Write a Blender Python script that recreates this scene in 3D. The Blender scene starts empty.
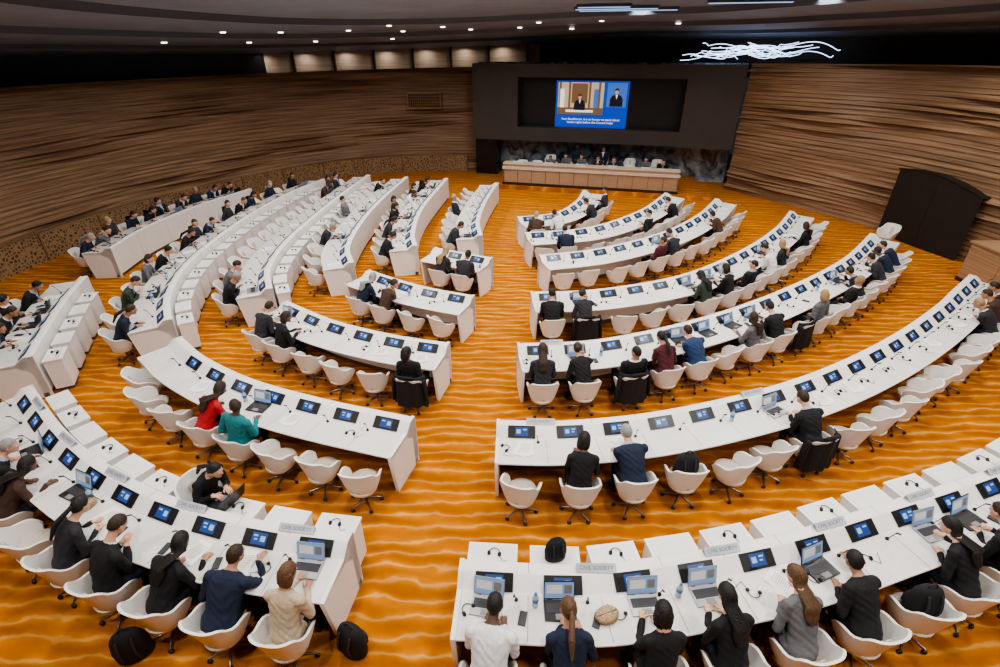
import bpy, bmesh, math, random
from mathutils import Vector, Matrix
random.seed(7)
COL=bpy.context.scene.collection
V=Vector
try: bpy.context.scene.view_settings.look='AgX - Medium High Contrast'
except Exception: pass
# ---------------------------------------------------------------- materials
def mat(name,col,rough=0.5,var=0.12,nscale=8.0,emit=None,estr=0.0,metal=0.0,bump=0.0,spec=0.5):
    m=bpy.data.materials.new(name);m.use_nodes=True
    nt=m.node_tree;b=nt.nodes['Principled BSDF']
    b.inputs['Roughness'].default_value=rough;b.inputs['Metallic'].default_value=metal
    b.inputs['Specular IOR Level'].default_value=spec
    tc=nt.nodes.new('ShaderNodeTexCoord');n=nt.nodes.new('ShaderNodeTexNoise')
    n.inputs['Scale'].default_value=nscale;n.inputs['Detail'].default_value=3
    nt.links.new(tc.outputs['Object'],n.inputs['Vector'])
    r=nt.nodes.new('ShaderNodeValToRGB')
    r.color_ramp.elements[0].position=.3;r.color_ramp.elements[1].position=.7
    r.color_ramp.elements[0].color=[c*(1-var) for c in col]+[1]
    r.color_ramp.elements[1].color=[min(1,c*(1+var)) for c in col]+[1]
    nt.links.new(n.outputs['Fac'],r.inputs['Fac']);nt.links.new(r.outputs['Color'],b.inputs['Base Color'])
    if bump>0:
        bp=nt.nodes.new('ShaderNodeBump');bp.inputs['Strength'].default_value=bump;bp.inputs['Distance'].default_value=.01
        nt.links.new(n.outputs['Fac'],bp.inputs['Height']);nt.links.new(bp.outputs['Normal'],b.inputs['Normal'])
    if emit:
        b.inputs['Emission Color'].default_value=list(emit)+[1];b.inputs['Emission Strength'].default_value=estr
    return m
M_desk=mat('desk_white',(.77,.755,.74),.38,.03,2)
M_desktop=mat('desk_top_laminate',(.71,.70,.685),.35,.04,3)
M_plinth=mat('plinth_dark',(.10,.07,.05),.6)
M_seam=mat('seam_grey',(.22,.22,.22),.6)
M_black=mat('black_plastic',(.012,.012,.014),.35)
M_screen=mat('monitor_glow',(.01,.02,.06),.3,.0,8,(.030,.10,.36),.65)
M_pic=mat('monitor_picture',(.1,.2,.3),.3,.0,8,(.50,.65,.90),.6)
M_chair=mat('chair_shell',(.74,.72,.69),.4,.03,3)
M_cush=mat('chair_cushion',(.52,.46,.40),.8,.08,20)
M_metal=mat('chrome',(.22,.22,.23),.3,.05,5,metal=1)
M_skinA=mat('skin_light',(.62,.36,.25),.55,.06,20)
M_skinB=mat('skin_tan',(.40,.21,.13),.55,.06,20)
M_skinC=mat('skin_dark',(.12,.06,.035),.5,.06,20)
M_hair={k:mat('hair_'+k,c,.6,.35,70,bump=.8) for k,c in dict(black=(.010,.008,.007),brown=(.035,.018,.010),chestnut=(.11,.055,.025),blonde=(.34,.22,.11),grey=(.30,.29,.28)).items()}
CL={k:mat('cloth_'+k,c,.85,.12,30,bump=.3) for k,c in dict(black=(.008,.008,.010),charcoal=(.024,.024,.030),navy=(.009,.017,.042),blue=(.015,.04,.11),grey=(.13,.13,.14),white=(.72,.72,.74),red=(.42,.015,.02),teal=(.015,.19,.21),beige=(.50,.40,.29),brown=(.06,.03,.02),burgundy=(.08,.012,.02),green=(.03,.05,.03),lightblue=(.25,.35,.5)).items()}
M_shoe=mat('shoe_leather',(.015,.012,.01),.4)
M_eyew=mat('eye_white',(.8,.8,.8),.3,0)
M_lip=mat('lip',(.35,.10,.09),.5)
M_paper=mat('paper',(.82,.81,.78),.8,.03,5)
M_silver=mat('laptop_silver',(.42,.43,.45),.35,.04,5,metal=.6)
M_keys=mat('laptop_keys',(.03,.03,.035),.5)
M_lapscr=mat('laptop_screen',(.1,.15,.2),.3,0,5,(.26,.44,.80),.5)
M_txt=mat('sign_text',(.12,.14,.2),.6)
# ---------------------------------------------------------------- mesh accumulators
class Acc:
    def __init__(s): s.v=[];s.f=[];s.m=[]
    def add(s,vs,fs,mi=0):
        o=len(s.v);s.v+=[tuple(p) for p in vs];s.f+=[tuple(i+o for i in f) for f in fs];s.m+=[mi]*len(fs)
    def box(s,c,sz,mi=0,R=None):
        x,y,z=[k/2 for k in sz];c=V(c)
        vs=[V((a*x,b*y,d*z)) for d in(-1,1) for b in(-1,1) for a in(-1,1)]
        if R: vs=[R@p for p in vs]
        s.add([c+p for p in vs],[(0,2,3,1),(4,5,7,6),(0,1,5,4),(2,6,7,3),(0,4,6,2),(1,3,7,5)],mi)
    def loft(s,rings,n=12,mi=0,cap=True):
        vs=[];fs=[]
        for c,ax,ay in rings:
            for k in range(n):
                a=2*math.pi*k/n;vs.append(V(c)+V(ax)*math.cos(a)+V(ay)*math.sin(a))
        for i in range(len(rings)-1):
            for k in range(n):
                k2=(k+1)%n;fs.append((i*n+k,i*n+k2,(i+1)*n+k2,(i+1)*n+k))
        if cap:
            fs.append(tuple(range(n))[::-1]);L=(len(rings)-1)*n;fs.append(tuple(L+k for k in range(n)))
        s.add(vs,fs,mi)
    def cap(s,p0,r0,p1,r1,n=12,mi=0,flat=1.0,side=None):
        p0=V(p0);p1=V(p1);d=(p1-p0);L=d.length
        d=d/L if L>1e-6 else V((0,0,1))
        a=V(side) if side else (V((1,0,0)) if abs(d.x)<.8 else V((0,1,0)))
        ay=d.cross(a).normalized();ax=ay.cross(d).normalized()
        R=[]
        for t in(-80,-50,-20,0): 
            t=math.radians(t);R.append((p0+d*(r0*math.sin(t)*flat**.5),ax*r0*math.cos(t),ay*r0*flat*math.cos(t)))
        for t in(0,20,50,80):
            t=math.radians(t);R.append((p1+d*(r1*math.sin(t)*flat**.5),ax*r1*math.cos(t),ay*r1*flat*math.cos(t)))
        s.loft(R,n,mi)
    def ell(s,c,r,R=None,n=16,m=10,mi=0):
        c=V(c);R=R or Matrix.Identity(3);rings=[]
        for i in range(m):
            t=math.radians(-86+172*i/(m-1))
            rings.append((c+R@V((0,0,r[2]*math.sin(t))),R@V((r[0]*math.cos(t),0,0)),R@V((0,r[1]*math.cos(t),0))))
        s.loft(rings,n,mi)
    def mesh(s,name,mats,smooth=False,recalc=True):
        me=bpy.data.meshes.new(name);me.from_pydata(s.v,[],s.f)
        for m in mats: me.materials.append(m)
        me.polygons.foreach_set('material_index',s.m)
        if recalc:
            bm=bmesh.new();bm.from_mesh(me);bmesh.ops.recalc_face_normals(bm,faces=bm.faces);bm.to_mesh(me);bm.free()
        if smooth: me.polygons.foreach_set('use_smooth',[True]*len(me.polygons))
        me.update();return me
def obj(name,me,loc=(0,0,0),rz=0,parent=None,scale=1):
    o=bpy.data.objects.new(name,me);COL.objects.link(o);o.location=loc;o.rotation_euler=(0,0,rz)
    o.scale=(scale,)*3
    if parent: o.parent=parent
    return o
def autosmooth(me,ang=35):
    me.polygons.foreach_set('use_smooth',[True]*len(me.polygons))
    bm=bmesh.new();bm.from_mesh(me)
    for e in bm.edges:
        if len(e.link_faces)==2 and e.calc_face_angle(0)>math.radians(ang): e.smooth=False
    bm.to_mesh(me);bm.free();return me
# ---------------------------------------------------------------- curves
def catmull(P,step=.1,closed=False):
    P=[V((p[0],p[1])) for p in P];n=len(P);out=[]
    g=(lambda i:P[i%n]) if closed else (lambda i: P[i] if 0<=i<n else (P[0]*2-P[1] if i<0 else P[-1]*2-P[-2]))
    for i in range(n if closed else n-1):
        a,b,c,d=g(i-1),g(i),g(i+1),g(i+2);k=max(2,int((c-b).length/step))
        for j in range(k):
            t=j/k
            out.append(.5*((2*b)+(c-a)*t+(2*a-5*b+4*c-d)*t*t+(3*b-a-3*c+d)*t**3))
    if not closed: out.append(P[-1])
    if closed: out.append(out[0])
    L=[0]
    for i in range(1,len(out)): L.append(L[-1]+(out[i]-out[i-1]).length)
    N=max(2,int(L[-1]/step));res=[];j=0
    for i in range(N+1):
        s=L[-1]*i/N
        while j<len(L)-2 and L[j+1]<s: j+=1
        t=(s-L[j])/max(1e-9,L[j+1]-L[j]);res.append(out[j].lerp(out[j+1],t))
    return res,L[-1]
class Row:
    def __init__(s,pts,left):
        s.p,s.L=catmull(pts,.12);s.sg=1 if left else -1;s.n=len(s.p)
    def at(s,t):
        x=max(0,min(s.n-1.001,t/s.L*(s.n-1)));i=int(x);f=x-i
        pos=s.p[i].lerp(s.p[i+1],f)
        T=(s.p[min(i+2,s.n-1)]-s.p[max(i-1,0)]).normalized()
        return pos,T,V((-T.y,T.x))*s.sg
# ---------------------------------------------------------------- desk
PROF=[(0,.09),(0,.86),(.015,.87),(.13,.87),(.15,.86),(.28,.76),(.30,.75),(.77,.745),(.79,.735),(.79,.715),(.77,.705),(.30,.70),(.12,.55),(.12,.09)]
def sweep(A,row,prof,mi,s0=0,s1=None,mats=None):
    s1=row.L if s1 is None else s1
    N=max(2,int((s1-s0)/.12));vs=[];fs=[];n=len(prof)
    for i in range(N+1):
        p,T,O=row.at(s0+(s1-s0)*i/N)
        for d,z in prof: vs.append((p.x+O.x*d,p.y+O.y*d,z))
    o=len(A.v)
    for i in range(N):
        for k in range(n):
            k2=(k+1)%n;fs.append((i*n+k,i*n+k2,(i+1)*n+k2,(i+1)*n+k))
            A.m.append(mats[k] if mats else mi)
    fs.append(tuple(range(n)));fs.append(tuple(N*n+k for k in range(n)));A.m+=[mi,mi]
    A.v+=vs;A.f+=[tuple(i+o for i in f) for f in fs]
def headset(B,c,mi,ang=0.0,cord=(.16,-.06)):
    c=V(c);R=Matrix.Rotation(ang,3,'Z');k=9
    for q in range(k-1):
        a0=math.pi*q/(k-1);a1=math.pi*(q+1)/(k-1)
        B.cap(c+R@V((.06*math.cos(a0),.07*math.sin(a0),.005)),.005,c+R@V((.06*math.cos(a1),.07*math.sin(a1),.005)),.005,5,mi)
    for sx in(-.06,.06): B.cap(c+R@V((sx,-.01,0)),.02,c+R@V((sx,.0,.012)),.02,8,mi)
    m=R@V((.11,-.09,0));e=R@V((cord[0],cord[1],0))
    B.cap(c+R@V((.06,-.02,0)),.003,c+m,.003,4,mi);B.cap(c+m,.003,c+e,.003,4,mi)
PODSKIP={('L1',3)}
OFF=.03
def build_desk(key,row,spacing,off,pods=False):
    A=Acc();m=[0]*len(PROF)
    m[6]=1
    sweep(A,row,PROF,0,mats=m)
    sweep(A,row,[(.03,0),(.03,.09),(.12,.09),(.12,0)],2)
    EP=[(-.01,0),(-.01,.87),(.0,.88),(.14,.88),(.16,.87),(.29,.77),(.80,.757),(.805,.74),(.70,.0)]
    sweep(A,row,EP,0,0.0,.05);sweep(A,row,EP,0,row.L-.05,row.L)
    d=obj('conference_desk',autosmooth(A.mesh('conference_desk',[M_desk,M_desktop,M_plinth])))
    S=Acc();n=int((row.L-.1)/spacing)
    for i in range(n):
        s=off+spacing*(i+.5)
        if s>row.L-.2: break
        p,T,O=row.at(s)
        def W(u,dd,z): return (p.x+T.x*u+O.x*dd,p.y+T.y*u+O.y*dd,z)
        def panel(u0,u1,a,b,h,mi):
            def pt(u,t,hh):
                dd=.15+.13*t;z=.862-.10*t
                return W(u,dd+hh*.61,z+hh*.79)
            vs=[pt(u0,a,0),pt(u1,a,0),pt(u1,b,0),pt(u0,b,0),pt(u0,a,h),pt(u1,a,h),pt(u1,b,h),pt(u0,b,h)]
            S.add(vs,[(0,1,2,3),(4,5,6,7),(0,1,5,4),(1,2,6,5),(2,3,7,6),(3,0,4,7)],mi)
        panel(-.20,.20,-.10,1.02,.012,0)
        panel(-.095,.095,.05,.85,.0145,1)
        panel(-.075,-.015,.25,.62,.0155,2);panel(.02,.075,.2,.32,.0155,2)
        if i%3: panel(.02,.06,.45,.55,.0155,2)
        bx=.24
        def tube(a,b,r,n=5,mi=0): S.cap(W(*a),r,W(*b),r,n,mi)
        tube((bx,.36,.75),(bx,.36,.765),.022)
        tube((bx,.36,.76),(bx-.02,.42,.93),.005);tube((bx-.02,.42,.93),(bx-.025,.46,.96),.010)
        if random.random()<.35: headset(S,W(-.24,.50,.758),0,random.uniform(0,6),(.2,.02))
        p,T,O=row.at(s+spacing/2)
        S.add([W(-.003,.30,.7515),W(.003,.30,.7515),W(.003,.775,.7475),W(-.003,.775,.7475)],[(0,1,2,3)],3)
        S.add([W(-.003,0,.8725),W(.003,0,.8725),W(.003,.135,.8725),W(-.003,.135,.8725)],[(0,1,2,3)],3)
        if i%2==1: S.add([W(-.004,-.002,.1),W(.004,-.002,.1),W(.004,-.002,.86),W(-.004,-.002,.86)],[(0,1,2,3)],3)
    obj('monitor_panels',S.mesh('monitor_panels',[M_black,M_screen,M_pic,M_seam]),parent=d)
    if pods:
        B=Acc()
        for i in range(n):
            s=off+spacing*(i+.5)-.05
            if s>row.L-.25: break
            if (key,i) in PODSKIP: continue
            p,T,O=row.at(s)
            def W(u,dd,z): return V((p.x+T.x*u+O.x*dd,p.y+T.y*u+O.y*dd,z))
            w=.27 if spacing>.7 else .245
            for (a,b,z0,z1,d0,d1,mi) in [(-w,w,.08,.66,-.34,-.06,0),(-w-.012,w+.012,.66,.69,-.36,-.05,0),(-w+.03,w-.03,.69,.697,-.32,-.09,4),(-w+.04,w-.04,0,.08,-.32,-.1,1)]:
                vs=[W(u,dd,z) for z in(z0,z1) for dd in(d0,d1) for u in(a,b)]
                B.add(vs,[(0,2,3,1),(4,5,7,6),(0,1,5,4),(2,6,7,3),(0,4,6,2),(1,3,7,5)],mi)
            if i%2==0: headset(B,W(.02,-.21,.707),2)
        obj('advisor_pods',B.mesh('advisor_pods',[M_desk,M_plinth,M_black,M_seam,M_desktop]),parent=d)
    return d,n
# ---------------------------------------------------------------- chair
def chair_mesh():
    A=Acc();N=28;Mv=7
    def outline(a,sc):
        x=math.sin(a);y=-math.cos(a)
        x=math.copysign(abs(x)**.75,x);y=math.copysign(abs(y)**.8,y)
        return .30*x*sc,.27*y*sc
    def top(a):
        t=abs(a)/math.radians(128)
        if t<.35:h=.83-.02*(t/.35)**2
        elif t<.62:
            u=(t-.35)/.27;u=u*u*(3-2*u);h=.81-.15*u
        else:
            u=(t-.62)/.38;h=.66-.13*u**2.5
        return h
    vs=[];
    for layer in(0,1):
        for i in range(N+1):
            a=math.radians(-128+256*i/N)
            for j in range(Mv+1):
                v=j/Mv;sc=.70+.30*v**.6+ .05*v
                if layer: sc-=.11
                x,y=outline(a,sc);z=.34+(top(a)-.34)*v
                if abs(a)<1.2: y-=.05*v*v*math.cos(a)
                if layer and j==0: z+=.03
                vs.append((x,y,z))
    K=(N+1)*(Mv+1);fs=[]
    I=lambda l,i,j:l*K+i*(Mv+1)+j
    for i in range(N):
        for j in range(Mv):
            for l in(0,1): fs.append((I(l,i,j),I(l,i+1,j),I(l,i+1,j+1),I(l,i,j+1)))
        fs.append((I(0,i,Mv),I(0,i+1,Mv),I(1,i+1,Mv),I(1,i,Mv)));fs.append((I(0,i,0),I(0,i+1,0),I(1,i+1,0),I(1,i,0)))
    for i in(0,N):
        for j in range(Mv): fs.append((I(0,i,j),I(0,i,j+1),I(1,i,j+1),I(1,i,j)))
    A.add(vs,fs,0)
    def rr(z,s,y=0): return ((0,y,z),(.225*s,0,0),(0,.225*s,0))
    A.loft([rr(.27,.3),rr(.285,.7),rr(.32,.98),rr(.365,1.03)],20,0)
    A.loft([((0,.03,.36),(.20,0,0),(0,.22,0)),((0,.03,.40),(.235,0,0),(0,.25,0)),((0,.03,.44),(.24,0,0),(0,.255,0)),((0,.03,.46),(.22,0,0),(0,.235,0)),((0,.03,.465),(.15,0,0),(0,.16,0))],20,1)
    A.cap((0,-.19,.50),.05,(0,-.235,.70),.05,12,1,flat=.3,side=(1,0,0))
    A.cap((0,0,.09),.028,(0,0,.28),.024,10,2)
    for k in range(5):
        a=2*math.pi*k/5+.3;e=V((.25*math.cos(a),.25*math.sin(a),.07))
        A.cap((0,0,.11),.022,e,.013,8,2)
        A.cap(e+V((-.008,0,-.042)),.027,e+V((.008,0,-.042)),.027,8,3)
    A.v=[(x*.90,y*.90,z*.95) for x,y,z in A.v]
    return A.mesh('conference_chair',[M_chair,M_cush,M_metal,M_black],smooth=True)
CH=autosmooth(chair_mesh(),50)
# ---------------------------------------------------------------- people
PS=.96
def remesh(A,name,vox,smooth_it=2):
    me=A.mesh(name,[]);o=bpy.data.objects.new('tmp',me);COL.objects.link(o)
    r=o.modifiers.new('r','REMESH');r.mode='VOXEL';r.voxel_size=vox
    s=o.modifiers.new('s','SMOOTH');s.iterations=smooth_it;s.factor=.5
    dg=bpy.context.evaluated_depsgraph_get();me2=bpy.data.meshes.new_from_object(o.evaluated_get(dg))
    bpy.data.objects.remove(o);bpy.data.meshes.remove(me);return me2
def ik(s,w,a,b,pole):
    s=V(s);w=V(w);d=w-s;L=min(d.length,(a+b)*.985);dn=d.normalized();w=s+dn*L
    x=(a*a-b*b+L*L)/(2*L);h=math.sqrt(max(0,a*a-x*x));p=V(pole);p=(p-dn*p.dot(dn)).normalized()
    return s+dn*x+p*h,w
def person_mesh(name,lean=10,wr=((.13,.42,.80),(-.13,.42,.80)),hd=((-.3,1,-.05),(.3,1,-.05)),yaw=0,pitch=12,hair='short',w=1.0,curl=.8,tilt=0,side_lean=0,hunch=0.0):
    A=Acc();l=math.radians(lean);hz=.52
    sl=math.radians(side_lean)
    def T(p):
        x,y,z=p;z0=z-.52
        y=y+hunch*max(0,z0-.25)**1.5*1.6
        yy=y*math.cos(l)+z0*math.sin(l);zz=z0*math.cos(l)-y*math.sin(l)
        return V((x*math.cos(sl)+zz*math.sin(sl),yy,hz+zz*math.cos(sl)-x*math.sin(sl)))
    fy=V((0,math.cos(l),-math.sin(l)));fx=V((math.cos(sl),0,-math.sin(sl)))
    rings=[]
    for z,y,rx,ry in [(.45,-.02,.13,.10),(.48,-.02,.165,.125),(.56,0,.18,.135),(.68,.015,.160,.120),(.80,.022,.167,.122),(.92,.025,.186,.122),(1.0,.012,.184,.102),(1.045,.005,.135,.082),(1.08,.005,.075,.062),(1.10,.01,.055,.052)]:
        rings.append((T((0,y,z)),fx*rx*w,fy*ry*w))
    A.loft(rings,24)
    for sx in(1,-1):
        h=V((.09*sx,0,.535));k=V((.125*sx,.40,.53));an=V((.12*sx,.36,.09));toe=V((.14*sx,.50,.04))
        A.cap(h,.092*w,k,.062,14);A.cap(k,.060,an,.040,12);A.cap(an+V((0,-.03,-.04)),.038,toe,.034,10)
    arms=[]
    for i,sx in enumerate((1,-1)):
        s=T((.180*sx*w,.012,.990));A.cap(T((.06*sx,.005,1.03)),.052,s,.062,12)
        e,wv=ik(s,wr[i],.285,.255,(.38*sx,-.35,-.9))
        A.cap(s,.062*w,e,.048,12);A.cap(e,.049,wv,.034,12)
        H=V(hd[i]).normalized();pe=wv+H*.085
        side=V((0,0,1)).cross(H)
        side=side.normalized() if side.length>.1 else V((0,1,0))
        A.cap(wv,.026,pe,.037,12,flat=.42,side=tuple(side))
        arms.append((wv,pe,H,side,sx))
    hc=T((0,.045,1.225));R=Matrix.Rotation(math.radians(yaw),3,'Z')@Matrix.Rotation(math.radians(tilt),3,'Y')@Matrix.Rotation(math.radians(-pitch),3,'X')
    nb=T((0,.01,1.04));A.cap(nb,.056,hc+R@V((0,-.02,-.06)),.052,14)
    A.ell(hc,(.075,.094,.108),R,20,14);A.ell(hc+R@V((0,.028,-.055)),(.056,.062,.060),R,16,10)
    A.ell(hc+R@V((0,.068,-.095)),(.024,.022,.02),R,10,8)
    A.cap(hc+R@V((0,.088,.012)),.008,hc+R@V((0,.108,-.024)),.014,8)
    A.cap(hc+R@V((-.035,.082,.026)),.010,hc+R@V((.035,.082,.026)),.010,8)
    for sx in(1,-1): A.ell(hc+R@V((.078*sx,-.005,-.01)),(.012,.020,.032),R,10,8)
    me=remesh(A,name,.0105,2)
    # gentle cloth folds (coordinates and normals cached before editing)
    cos=[v.co.copy() for v in me.vertices];nrs=[v.normal.copy() for v in me.vertices];newc=[]
    for c,nn in zip(cos,nrs):
        if c.z<1.0 and (c-hc).length>.2 and not any((c-a_[1]).length<.10 for a_ in arms):
            f=.0028*math.sin(c.z*62+c.x*24+3*math.sin(c.x*18+c.y*13))+.002*math.sin(c.x*50-c.z*34+c.y*40)
            newc.append(tuple(c+nn*f))
        else: newc.append(tuple(c))
    B=Acc();B.v=newc
    up=(hc-nb).normalized();uu=(T((0,0,1))-T((0,0,.6))).normalized()
    for p in me.polygons:
        idx=tuple(p.vertices);c=sum((cos[i] for i in idx),V((0,0,0)))/len(idx);mi=0
        if c.z<.085: mi=4
        elif c.z<.60 and (c.y>.12 or c.z<.50): mi=1
        if (c-nb).dot(up)>.045 and (c-hc).length<.20: mi=2
        elif (c-nb).dot(up)>.020 and (c-hc).length<.21 and (c-nb).length<.12: mi=5
        else:
            for wv,pe,H,side,sx in arms:
                t=(c-wv).dot(H)
                if t>0.0 and (c-(wv+H*min(t,.085))).length<.062: mi=2
            if mi==0:
                q=c-nb;d=q.dot(fy);hgt=q.dot(uu)
                if d>.03 and abs(q.dot(fx))<.05+.22*hgt and hgt>-.22: mi=5
        B.f.append(idx);B.m.append(mi)
    bpy.data.meshes.remove(me)
    for wv,pe,H,side,sx in arms:
        nrm=H.cross(side).normalized()
        if nrm.z>0: nrm=-nrm
        for k,(o,L) in enumerate(((-.029,.062),(-.010,.072),(.010,.068),(.028,.054))):
            o2=-o*sx;b=pe+side*o2-H*.012
            d1=(H+side*o2*3+nrm*.25*curl).normalized();m1=b+d1*L*.52
            d2=(H*.8+nrm*.9*curl).normalized();m2=m1+d2*L*.36;d3=(H*.4+nrm*1.1*curl).normalized();m3=m2+d3*L*.26
            B.cap(b,.0095,m1,.0085,7,2);B.cap(m1,.0085,m2,.0078,7,2);B.cap(m2,.0078,m3,.0065,7,2)
        ts=side*sx
        t0=wv+H*.03+ts*.026;t1=t0+(H*.7+ts*.8).normalized()*.038;t2=t1+(H*1+ts*.15).normalized()*.030
        B.cap(t0,.012,t1,.0105,7,2);B.cap(t1,.010,t2,.0078,7,2)
    for sx in(1,-1):
        B.ell(hc+R@V((.031*sx,.083,.006)),(.013,.010,.008),R,8,6,6);B.ell(hc+R@V((.031*sx,.090,.006)),(.006,.005,.006),R,6,6,3)
    B.ell(hc+R@V((0,.086,-.058)),(.024,.008,.007),R,10,6,7)
    n,m=28,20;hv=[]
    thick={'short':.10,'bob':.15,'long':.14,'bun':.10,'pony':.10,'thin':.05}[hair]
    for i in range(m):
        th=math.radians(-88+176*i/(m-1))
        for k in range(n):
            a=2*math.pi*k/n;d=V((math.cos(th)*math.cos(a),math.cos(th)*math.sin(a),math.sin(th)))
            zt=(-.10+.68*d.y) if d.y>0 else (-.10+(.5 if hair!='thin' else .42)*d.y)
            q=max(0,min(1,(d.z-zt+.07)/.14));q=q*q*(3-2*q)
            kk=.90+q*(.10+thick)+ (.014*math.sin(7*a+3*th)+.012*math.sin(11*a+5*th))*q
            hv.append(hc+R@V((d.x*.076*kk,d.y*.094*kk-.004,d.z*.110*kk+.004)))
    fs=[]
    for i in range(m-1):
        for k in range(n):
            k2=(k+1)%n;fs.append((i*n+k,i*n+k2,(i+1)*n+k2,(i+1)*n+k))
    fs.append(tuple(range(n)));fs.append(tuple((m-1)*n+k for k in range(n)))
    B.add(hv,fs,3)
    hr=lambda c,a,b:(hc+R@V(c),R@V((a,0,0)),R@V((0,b,0)))
    h0=len(B.v)
    if hair=='bob':
        B.loft([hr((0,-.03,.06),.07,.06),hr((0,-.035,.02),.090,.076),hr((0,-.04,-.05),.095,.070),hr((0,-.045,-.10),.088,.058),hr((0,-.045,-.13),.065,.042)],28,3)
    if hair=='long':
        ty=T((0,-.12,.88));m_=T((0,-.115,1.0))
        B.loft([hr((0,-.03,.06),.07,.06),hr((0,-.04,.0),.086,.070),hr((0,-.05,-.09),.080,.055),(m_+V((0,.01,.08)),fx*.082,fy*.045),(m_,fx*.085,fy*.035),(m_*.5+ty*.5,fx*.078,fy*.028),(ty,fx*.055,fy*.015)],28,3)
    for i in range(h0,len(B.v)):
        x,y,z=B.v[i];B.v[i]=(x+.004*math.sin(i*2.1+z*20),y+.005*math.sin((i%28)*2.4+z*12),z)
    if hair=='bun': B.ell(hc+R@V((0,-.115,.05)),(.042,.040,.042),R,12,8,3)
    if hair=='pony':
        B.ell(hc+R@V((0,-.105,.03)),(.028,.025,.028),R,12,8,3)
        a0=hc+R@V((0,-.12,.02));a1=T((0,-.16,1.10));a2=T((0,-.15,.93));B.cap(a0,.026,a1,.034,12,3);B.cap(a1,.034,a2,.014,12,3)
    B.v=[(x*PS,y*PS,z*PS+.005) for x,y,z in B.v]
    return B.mesh(name,[CL['black'],CL['charcoal'],M_skinA,M_hair['black'],M_shoe,CL['white'],M_eyew,M_lip],smooth=True)
P={}
P['type_m']=person_mesh('p1',14,((.10,.38,.80),(-.10,.39,.80)),pitch=16,hair='short',w=1.1,hunch=.35)
P['type_f']=person_mesh('p2',12,((.08,.36,.80),(-.09,.38,.80)),pitch=22,hair='long',w=.94,hunch=.3)
P['type_pony']=person_mesh('p2b',16,((.14,.36,.80),(-.04,.40,.80)),pitch=14,yaw=10,hair='pony',w=.95,hunch=.3)
P['type_bob']=person_mesh('p3',6,((.12,.34,.80),(-.05,.42,.80)),yaw=-16,pitch=14,hair='bob',w=.93,hunch=.25,side_lean=3)
P['phone_m']=person_mesh('p4',4,((.05,.30,.90),(-.05,.30,.90)),((-.3,.6,.7),(.3,.6,.7)),pitch=34,hair='short',curl=1.1,hunch=.5,w=1.05)
P['cross_m']=person_mesh('p5',24,((-.08,.42,.80),(.08,.37,.80)),((-1,.25,0),(1,.25,0)),pitch=4,yaw=12,hair='short',w=1.12,hunch=.3)
P['chin_f']=person_mesh('p6',22,((.04,.36,1.00),(-.12,.38,.79)),((-.1,-.3,1),(.9,.5,-.05)),pitch=8,yaw=-22,tilt=-10,hair='bun',w=.94,curl=1.1,hunch=.3)
P['lap_m']=person_mesh('p7',-10,((.07,.15,.66),(-.07,.15,.66)),((-.8,.4,-.1),(.8,.4,-.1)),pitch=4,yaw=24,hair='thin',w=1.1)
P['lap_f']=person_mesh('p8',-5,((.07,.15,.66),(-.09,.14,.66)),((-.8,.4,-.1),(.8,.4,-.1)),pitch=10,yaw=-35,hair='bob',w=.94,side_lean=-4)
P['reach_f']=person_mesh('p9',20,((.22,.46,.80),(-.08,.33,.80)),((-.1,1,0),(.6,.8,-.05)),pitch=20,yaw=18,hair='long',w=.94,hunch=.3,side_lean=5)
P['think_m']=person_mesh('p10',18,((.12,.32,.80),(-.05,.30,1.02)),((-.7,.7,0),(.1,-.2,1)),pitch=18,tilt=8,hair='short',w=1.06,curl=1.2,hunch=.3,side_lean=-4)
P['turn_m']=person_mesh('p11',2,((.14,.30,.80),(-.10,.14,.66)),((-.4,.9,0),(.7,.5,-.1)),pitch=4,yaw=55,hair='short',w=1.06,side_lean=6)
P['turn_f']=person_mesh('p12',8,((.08,.16,.66),(-.14,.36,.80)),((-.7,.5,0),(.4,.9,0)),pitch=6,yaw=-50,hair='long',w=.94,side_lean=-5)
P['point_m']=person_mesh('p13',24,((.26,.50,.88),(-.10,.34,.80)),((.1,1,.1),(.6,.8,-.05)),pitch=10,yaw=-20,hair='short',w=1.1,hunch=.2,side_lean=9,curl=.4)
KEYS=list(P);MALE=[k for k in KEYS if k.endswith('_m')];FEM=[k for k in KEYS if not k.endswith('_m')]
def place_person(loc,rz,kind=None,top=None,hair=None,skin=None,bottom=None,z=0):
    kind=kind or random.choice(MALE*2+FEM)
    o=obj('seated_person',P[kind],(loc[0],loc[1],z),rz)
    top=top or random.choices(['black','charcoal','navy','blue','grey','white','beige','brown','burgundy','red','lightblue','green'],[34,20,20,5,5,3,2,5,2,1,2,2])[0]
    hair=hair or random.choices(['black','brown','chestnut','blonde','grey'],[48,28,8,6,10])[0]
    skin=skin or random.choices([M_skinA,M_skinB,M_skinC],[55,30,15])[0]
    sh=random.choice([CL['white'],CL['white'],CL['lightblue'],CL[top]])
    if top in('white','beige','red','teal') or not kind.endswith('_m'): sh=CL[top]
    for i,m in ((0,CL[top]),(1,CL[bottom or random.choice(['black','charcoal','navy'])]),(2,skin),(3,M_hair[hair]),(5,sh)):
        o.material_slots[i].link='OBJECT';o.material_slots[i].material=m
    return o
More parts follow.
